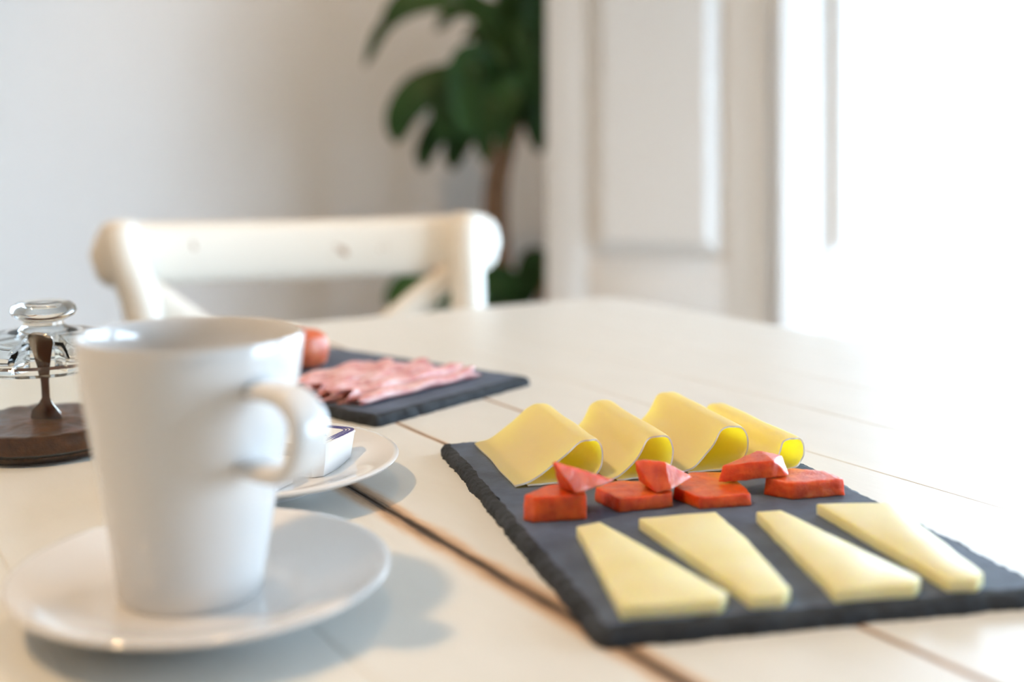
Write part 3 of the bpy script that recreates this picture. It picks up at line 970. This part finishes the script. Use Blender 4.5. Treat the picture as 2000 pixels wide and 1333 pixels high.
def mug():
    c = Vector((-0.1180, 0.424, TZ + 0.0077))
    root = tag(empty('coffee_mug', c), 'tall white tapered coffee mug with a small ear handle', 'mug')
    prof = [(0, 0.0012), (0.0225, 0.0012), (0.0233, 0.0), (0.0250, 0.0), (0.0263, 0.0020), (0.0276, 0.012), (0.0303, 0.030), (0.0334, 0.048), (0.0364, 0.063), (0.0391, 0.077), (0.0405, 0.088),
            (0.0411, 0.0935), (0.0407, 0.0945), (0.0397, 0.0945), (0.0390, 0.0933), (0.0383, 0.087), (0.0366, 0.074), (0.0334, 0.057), (0.0294, 0.036), (0.0250, 0.014), (0.022, 0.0085), (0.012, 0.0070), (0, 0.0068)]
    link('body', lathe('body', prof, 96, None, 50), M_china, root)
    # handle: flat band bent into an ear, pointing to the front right
    az = math.radians(-90 + 52)
    dr = Vector((math.cos(az), math.sin(az), 0)); sd = Vector((-dr.y, dr.x, 0))
    zc = 0.0650
    pth = [(0.0350, 0.0128), (0.0450, 0.0138), (0.0550, 0.0128), (0.0620, 0.0078), (0.0638, 0.0005), (0.0610, -0.0075), (0.0540, -0.0130), (0.0440, -0.0140), (0.0315, -0.0136)]
    cl = spline([Vector((a, b, 0)) for a, b in pth], 44)
    verts, faces = [], []
    m = 20
    for i, p in enumerate(cl):
        t = (cl[min(i + 1, 43)] - cl[max(i - 1, 0)]).normalized()
        nn = Vector((-t.y, t.x))
        for k in range(m):
            th = 2 * math.pi * k / m
            a = math.copysign(abs(math.cos(th)) ** 0.75, math.cos(th)) * 0.0034
            b = math.copysign(abs(math.sin(th)) ** 0.75, math.sin(th)) * 0.0078
            rr = p.x + nn.x * a; zz = p.y + nn.y * a
            verts.append(dr * rr + sd * b + Vector((0, 0, zc + zz)))
    for i in range(43):
        for k in range(m):
            faces.append([i * m + k, i * m + (k + 1) % m, (i + 1) * m + (k + 1) % m, (i + 1) * m + k])
    faces.append(list(range(m))); faces.append([43 * m + k for k in range(m)])
    link('handle', mesh('handle', verts, faces, True, 60), M_china, root)
mug()

# ------------------------------------------------------------------ portion packs on the second saucer
def pack(center, u, sx, sy, h, label, printed):
    """square cup with cut corners and a foil lid; u is the direction of its first side"""
    root = tag(empty('portion_pack', (center.x, center.y, TZ + 0.0079), math.atan2(u.y, u.x)), label, 'portion pack', 'white portion packs on the saucer')
    def ring(ax, ay, c, z):
        return [(-ax + c, -ay, z), (ax - c, -ay, z), (ax, -ay + c, z), (ax, ay - c, z), (ax - c, ay, z), (-ax + c, ay, z), (-ax, ay - c, z), (-ax, -ay + c, z)]
    a, b = sx / 2, sy / 2
    V = ring(a * 0.88, b * 0.88, 0.004, 0.0) + ring(a * 0.94, b * 0.94, 0.005, h * 0.5) + ring(a * 0.985, b * 0.985, 0.005, h - 0.0008)
    F = [list(range(8))[::-1], list(range(16, 24))]
    for l in (0, 8):
        for k in range(8): F.append([l + k, l + (k + 1) % 8, l + 8 + (k + 1) % 8, l + 8 + k])
    link('cup', mesh('cup', V, F, True, 25), M_pack, root)
    V = ring(a, b, 0.005, h - 0.0008) + ring(a, b, 0.005, h)
    F = [list(range(8))[::-1], list(range(8, 16))] + [[k, (k + 1) % 8, 8 + (k + 1) % 8, 8 + k] for k in range(8)]
    lid = link('lid', mesh('lid', V, F, True, 25), M_foil, root)
    if not printed: return root
    # blue brush-stroke border printed on the foil: three bands, fraying towards the ends
    zz = h + 0.00012
    def stroke(off, wd, t0, t1, seed):
        cr = 0.0065 - off * 0.3
        path = []
        A0 = Vector((-a + 0.004, b - off, 0)); A1 = Vector((a - off - cr, b - off, 0)); B0 = Vector((a - off, b - off - cr, 0)); B1 = Vector((a - off, -b + 0.006, 0))
        for k in range(24): path.append(A0.lerp(A1, k / 23))
        for k in range(1, 10):
            t = k / 10; cc = Vector((a - off, b - off, 0))
            path.append(A1 * (1 - t) ** 2 + cc * 2 * t * (1 - t) + B0 * t * t)
        for k in range(24): path.append(B0.lerp(B1, k / 23))
        n = len(path); i0, i1 = int(t0 * (n - 1)), int(t1 * (n - 1))
        V, F = [], []
        for i in range(i0, i1 + 1):
            t = (path[min(i + 1, n - 1)] - path[max(i - 1, 0)]).normalized(); nn = Vector((-t.y, t.x, 0))
            s = (i - i0) / max(1, i1 - i0)
            wv = wd / 2 * (1 + 0.35 * noise.noise(Vector((i * 0.9, seed, 0)))) * min(1, 0.15 + s * 7, 0.15 + (1 - s) * 7)
            c_ = path[i] + nn * 0.00012 * noise.noise(Vector((i * 0.5, seed + 4, 0)))
            V += [c_ + nn * wv + Vector((0, 0, zz)), c_ - nn * wv + Vector((0, 0, zz)), c_ + nn * wv + Vector((0, 0, zz - 0.0001)), c_ - nn * wv + Vector((0, 0, zz - 0.0001))]
            if i > i0:
                q = len(V) - 8
                F += [[q, q + 1, q + 5, q + 4], [q + 2, q + 6, q + 7, q + 3], [q, q + 4, q + 6, q + 2], [q + 1, q + 3, q + 7, q + 5]]
        V_ = V
        link('printed_stroke', mesh('printed_stroke', V_, F, False), M_ink, lid)
    stroke(0.0015, 0.0019, 0.03, 0.90, 1)
    stroke(0.0033, 0.0009, 0.00, 0.94, 5)
    stroke(0.0047, 0.0011, 0.08, 0.86, 9)
    # the small grey letter that shows beside the mug handle
    pts = spline([Vector((0.0082, -0.0012, zz)), Vector((0.0090, 0.0008, zz)), Vector((0.0102, 0.0016, zz)), Vector((0.0106, 0.0004, zz)), Vector((0.0110, -0.0014, zz)), Vector((0.0122, -0.0008, zz))], 20)
    link('printed_letter', tube('printed_letter', pts, [0.00016] * 20, 6), M_grey_ink, lid)
    return root
u1 = Vector((0.937, -0.35, 0)); v1 = Vector((0.35, 0.937, 0))
c1 = G(703, 842, 0.0064 + 0.0165)
pc = Vector((c1.x, c1.y, 0)) - u1 * 0.0200 - v1 * 0.0200
pack(pc, u1, 0.040, 0.040, 0.0165, 'white square portion pack printed with a blue brush-stroke border', True)
pc2 = pc - v1 * 0.0375 - u1 * 0.004
pack(pc2, u1, 0.030, 0.030, 0.011, 'smaller white portion pack in front of the blue-bordered one', False)

# ------------------------------------------------------------------ glass jar of jam with lid and spoon
def jar():
    c = Vector((-0.2664, 0.655, TZ + 0.0003))
    root = tag(empty('jam_jar', c), 'round glass jar of dark brown jam with a domed knob lid', 'jar')
    R = 0.0450
    outer = [(0, 0), (R - 0.006, 0), (R - 0.002, 0.0012), (R, 0.004), (R, 0.020), (R - 0.0006, 0.038), (R - 0.0014, 0.0470), (R + 0.0008, 0.0490), (R + 0.0010, 0.0515), (R - 0.0004, 0.0530)]
    inner = [(R - 0.0032, 0.0525), (R - 0.0036, 0.047), (R - 0.0028, 0.038), (R - 0.0024, 0.006), (R - 0.006, 0.0034), (0, 0.0032)]
    link('glass_body', lathe('glass_body', outer + inner, 96, None, 40), M_glass, root)
    # jam, just inside the glass, with a lumpy surface
    r = R - 0.0021
    prof = [(0, 0.0030), (r - 0.004, 0.0031), (r, 0.0066), (r, 0.0150), (r - 0.001, 0.0158), (r * 0.8, 0.0150), (r * 0.55, 0.0150), (r * 0.3, 0.0160), (0, 0.0165)]
    me = lathe('jam', prof, 72, None, 60)
    for v_ in me.vertices:
        if v_.co.z > 0.0140: v_.co.z += 0.0012 * noise.noise(Vector((v_.co.x * 130, v_.co.y * 130, 2))) 
    link('jam', me, M_jam, root)
    # lid with a spoon notch at the front
    th0 = math.atan2(-0.040, 0.0150)
    def notch(rr, z, th):
        d = abs((th - th0 + math.pi) % (2 * math.pi) - math.pi)
        k = min(1.0, max(0.0, (0.34 - d) / 0.10))
        lim = 0.0275
        return rr + (min(rr, lim + (rr - lim) * 0.08) - rr) * k if rr > lim else rr
    lp = [(0, 0.0660), (0.010, 0.0655), (0.022, 0.0632), (0.033, 0.0596), (0.0400, 0.0556), (0.0408, 0.0500), (0.0412, 0.0490), (0.0396, 0.0490), (0.0392, 0.0535), (0.0440, 0.0538), (0.0460, 0.0546), (0.0466, 0.0560), (0.0458, 0.0574), (0.0430, 0.0590),
          (0.0415, 0.0604), (0.0345, 0.0636), (0.023, 0.0664), (0.0135, 0.0680), (0.0108, 0.0700), (0.0105, 0.0718), (0.0130, 0.0732), (0.0165, 0.0750), (0.0178, 0.0775), (0.0170, 0.0802), (0.0140, 0.0824), (0.0095, 0.0832), (0, 0.0830)]
    link('lid', lathe('lid', lp, 128, notch, 40), M_glass, root)
    # spoon standing in the jam
    sp = tag(empty('spoon', (c.x - 0.0005, c.y - 0.004, TZ + 0.0075)), 'stainless steel spoon standing in the jam jar', 'spoon')
    b0 = Vector((0.0, 0.0105, 0.0)); b1 = Vector((0.0148, -0.0350, 0.0640))
    ax = (b1 - b0).normalized()
    wid = Vector((1, 0, 0)) - ax * ax.x; wid.normalize()
    fac = ax.cross(wid)
    prof_w = [(0.0, 0.0030), (0.05, 0.0068), (0.12, 0.0090), (0.20, 0.0080), (0.27, 0.0042), (0.33, 0.0022), (0.48, 0.0022), (0.62, 0.0030), (0.78, 0.0047), (0.92, 0.0064), (0.97, 0.0064), (0.99, 0.0054), (1.0, 0.0035)]
    V, F = [], []
    n = 60
    Lg = (b1 - b0).length
    for i in range(n + 1):
        s = i / n
        for (sa, wa), (sb, wb) in zip(prof_w, prof_w[1:]):
            if sa <= s <= sb: w = wa + (wb - wa) * (s - sa) / (sb - sa); break
        dish = 0.0030 * math.exp(-((s - 0.12) / 0.09) ** 2)
        curve = 0.0016 * math.sin(s * math.pi * 1.2)
        t = 0.0009
        for k in range(9):
            x = -1 + k / 4
            V.append(b0 + ax * Lg * s + wid * w * x + fac * (t * (1 - 0.6 * x * x) + curve - dish * (1 - x * x)))
        for k in range(9):
            x = 1 - k / 4
            V.append(b0 + ax * Lg * s + wid * w * x + fac * (-t * (1 - 0.6 * x * x) + curve - dish * (1 - x * x)))
    m = 18
    for i in range(n):
        for k in range(m): F.append([i * m + k, i * m + (k + 1) % m, (i + 1) * m + (k + 1) % m, (i + 1) * m + k])
    F.append(list(range(m))); F.append([n * m + k for k in range(m)])
    # bowl (lower quarter) and handle as the two parts
    cut = int(n * 0.28)
    fh = [f for f in F if min(f) >= cut * m]; fb = [f for f in F if min(f) < cut * m]
    def sub(fs):
        idx = sorted({q for f in fs for q in f}); mp = {q: i for i, q in enumerate(idx)}
        return [V[q] for q in idx], [[mp[q] for q in f] for f in fs]
    link('handle', mesh('handle', *sub(fh), True, 50), M_steel, sp)
    link('bowl', mesh('bowl', *sub(fb), True, 50), M_steel, sp)
jar()

# ------------------------------------------------------------------ potted plant in the corner
def plant():
    base = Vector((-0.035, 2.80, 0))
    root = tag(empty('potted_dracaena', base), 'tall green broad-leaved potted plant on a brown cane in the corner', 'plant')
    pot = [(0, 0.0), (0.125, 0.0), (0.130, 0.01), (0.165, 0.27), (0.178, 0.272), (0.180, 0.315), (0.166, 0.317), (0.160, 0.27), (0, 0.265)]
    link('pot', lathe('pot', pot, 48), M_pot, root)
    link('soil', lathe('soil', [(0, 0.266), (0.158, 0.266), (0.158, 0.285), (0.08, 0.292), (0, 0.290)], 40), M_soil, root)
    Y0 = 2.80
    def loc(px, py, Y): return at(px, py, Y) - base
    top = loc(985, 290, Y0)
    link('cane', tube('cane', spline([Vector((0.0, 0.0, 0.27)), loc(974, 560, Y0), loc(968, 430, Y0), loc(972, 350, Y0), top, loc(1000, 235, Y0)], 30),
                      [0.034 - 0.008 * i / 29 for i in range(30)], 18), M_bark, root)
    link('cane', tube('cane', spline([Vector((0.09, 0.04, 0.27)), Vector((0.125, 0.05, 0.6)), loc(1100, 420, 2.87), loc(1090, 280, 2.88), loc(1048, 185, 2.88)], 24),
                      [0.020 - 0.004 * i / 23 for i in range(24)], 14), M_bark, root)
    def leaf(pts, width, face=(0, -1, 0.5), fold=0.25):
        """broad strap leaf along a spline of (px, py, Y) points, with a keel and real thickness"""
        path = spline([loc(*p) for p in pts], 18)
        V, F = [], []
        f = Vector(face).normalized()
        n = len(path)
        for i, p in enumerate(path):
            s = i / (n - 1)
            t = (path[min(i + 1, n - 1)] - path[max(i - 1, 0)]).normalized()
            sd = t.cross(f)
            if sd.length < 1e-3: sd = Vector((1, 0, 0))
            sd.normalize(); up = sd.cross(t).normalized()
            w = width / 2 * max(0.03, (min(1, 0.30 + s * 2.2)) * math.sqrt(max(0.0, 1 - max(0, (s - 0.35) / 0.65) ** 2.0)))
            for x, dz in ((-1, fold), (-0.5, fold * 0.35), (0, 0), (0.5, fold * 0.35), (1, fold)):
                q = p + sd * w * x + up * w * dz
                V.append(q)
        m = len(V)
        V += [q + Vector((0, 0.0006, -0.0008)) for q in V]
        for i in range(n - 1):
            for k in range(4):
                a = i * 5 + k
                F.append([a, a + 1, a + 6, a + 5]); F.append([m + a, m + a + 5, m + a + 6, m + a + 1])
            for k in (0, 4):
                a = i * 5 + k
                F.append([a, a + 5, m + a + 5, m + a])
        F.append([0, 1, 2, 3, 4, m + 4, m + 3, m + 2, m + 1, m]); b_ = (n - 1) * 5
        F.append([b_ + k for k in range(5)] + [m + b_ + k for k in range(4, -1, -1)])
        link('leaf', mesh('leaf', V, F, True, 60), M_leaf, root)
    # leaves that give the silhouette in the photograph
    leaf([(1015, 180, 2.80), (960, 60, 2.74), (860, 12, 2.66), (760, 45, 2.62), (712, 130, 2.60)], 0.050, (0, -1, 0.9))
    leaf([(1010, 170, 2.82), (975, 60, 2.80), (900, -10, 2.76), (800, -8, 2.72), (745, 40, 2.70)], 0.060, (0, -1, 0.8))
    leaf([(990, 260, 2.78), (930, 175, 2.66), (840, 175, 2.60), (790, 220, 2.58), (772, 280, 2.58)], 0.105, (-0.2, -1, 0.5))
    leaf([(985, 260, 2.74), (925, 150, 2.62), (885, 165, 2.58), (870, 220, 2.56), (868, 280, 2.56)], 0.085, (-0.1, -1, 0.3))
    leaf([(990, 250, 2.74), (955, 140, 2.64), (915, 120, 2.56), (905, 180, 2.54), (912, 275, 2.53)], 0.080, (0.1, -1, 0.2))
    leaf([(990, 270, 2.78), (930, 215, 2.70), (870, 240, 2.68), (835, 290, 2.66), (825, 332, 2.66)], 0.070, (-0.2, -1, 0.5))
    leaf([(990, 275, 2.76), (940, 240, 2.68), (905, 265, 2.66), (888, 300, 2.66), (884, 332, 2.66)], 0.065, (0, -1, 0.4))
    leaf([(995, 260, 2.72), (985, 200, 2.62), (960, 190, 2.58), (945, 245, 2.56), (948, 320, 2.56)], 0.070, (0, -1, 0.2))
    leaf([(1000, 250, 2.72), (1015, 190, 2.64), (1000, 170, 2.60), (980, 225, 2.58), (985, 300, 2.58)], 0.060, (0.1, -1, 0.2))
    leaf([(1000, 250, 2.80), (1020, 180, 2.76), (1045, 170, 2.74), (1060, 215, 2.72), (1062, 285, 2.72)], 0.075, (0.2, -1, 0.3))
    leaf([(1005, 240, 2.84), (985, 150, 2.86), (960, 90, 2.88), (940, 60, 2.92), (905, 75, 2.96)], 0.080, (0, -1, 0.6))
    leaf([(1040, 180, 2.86), (1025, 80, 2.84), (1005, 10, 2.82), (985, -60, 2.80), (960, -120, 2.80)], 0.085, (0, -1, 0.2))
    leaf([(1045, 180, 2.86), (1050, 70, 2.82), (1045, -20, 2.80), (1040, -110, 2.80)], 0.090, (0.3, -1, 0.1))
    leaf([(1050, 190, 2.86), (1065, 90, 2.86), (1085, 0, 2.86), (1105, -80, 2.86)], 0.085, (0, -1, 0.2))
    leaf([(1040, 190, 2.84), (1010, 120, 2.78), (985, 95, 2.74), (960, 130, 2.70), (950, 190, 2.68)], 0.080, (0, -1, 0.3))
    leaf([(1045, 190, 2.84), (1035, 100, 2.76), (1030, 60, 2.72), (1040, 120, 2.68), (1045, 200, 2.66)], 0.085, (0.1, -1, 0.3))
    leaf([(1050, 190, 2.88), (1030, 160, 2.92), (1010, 170, 2.94), (1000, 220, 2.95), (1000, 290, 2.95)], 0.090, (0, -1, 0.3))
    leaf([(1050, 190, 2.90), (1075, 130, 2.90), (1100, 120, 2.90), (1120, 170, 2.90), (1130, 240, 2.90)], 0.090, (0, -1, 0.3))
    leaf([(1045, 180, 2.88), (1000, 60, 2.92), (950, 20, 2.96), (890, 25, 3.00), (850, 60, 3.02)], 0.070, (0, -1, 0.7))
    rnd = random.Random(5)
    for k in range(9):      # denser foliage at the back and to the right
        a = rnd.uniform(-0.5, 0.9) * 90; rr = rnd.uniform(60, 130)
        sx, sy = (1000, 255) if k % 2 else (1048, 185)
        ex = sx + rr * math.sin(math.radians(a)) * 0.8; ey = sy - rr * rnd.uniform(0.2, 0.9)
        yy = rnd.uniform(2.80, 3.02)
        leaf([(sx, sy, 2.82), (sx + (ex - sx) * 0.5, min(ey, sy) - 20, (2.82 + yy) / 2), (ex, ey + 10, yy), (ex + (ex - sx) * 0.35, ey + rnd.uniform(50, 110), yy)], rnd.uniform(0.06, 0.09), (rnd.uniform(-.3, .3), -1, 0.4))
    # young shoots low on the canes
    for pts in ([(1000, 640, 2.76), (930, 570, 2.66), (850, 545, 2.60), (790, 560, 2.56), (752, 600, 2.55)], [(1000, 640, 2.76), (940, 590, 2.64), (870, 575, 2.58), (820, 590, 2.55), (790, 630, 2.54)],
                [(1000, 640, 2.80), (990, 570, 2.76), (975, 545, 2.74), (950, 560, 2.72), (935, 610, 2.71)], [(1005, 640, 2.84), (1030, 560, 2.84), (1042, 515, 2.84), (1050, 510, 2.84), (1060, 530, 2.84)],
                [(1000, 640, 2.84), (985, 590, 2.88), (990, 565, 2.90), (1000, 575, 2.92), (1008, 600, 2.93)]):
        leaf(pts, 0.075, (0, -1, 0.6))
plant()
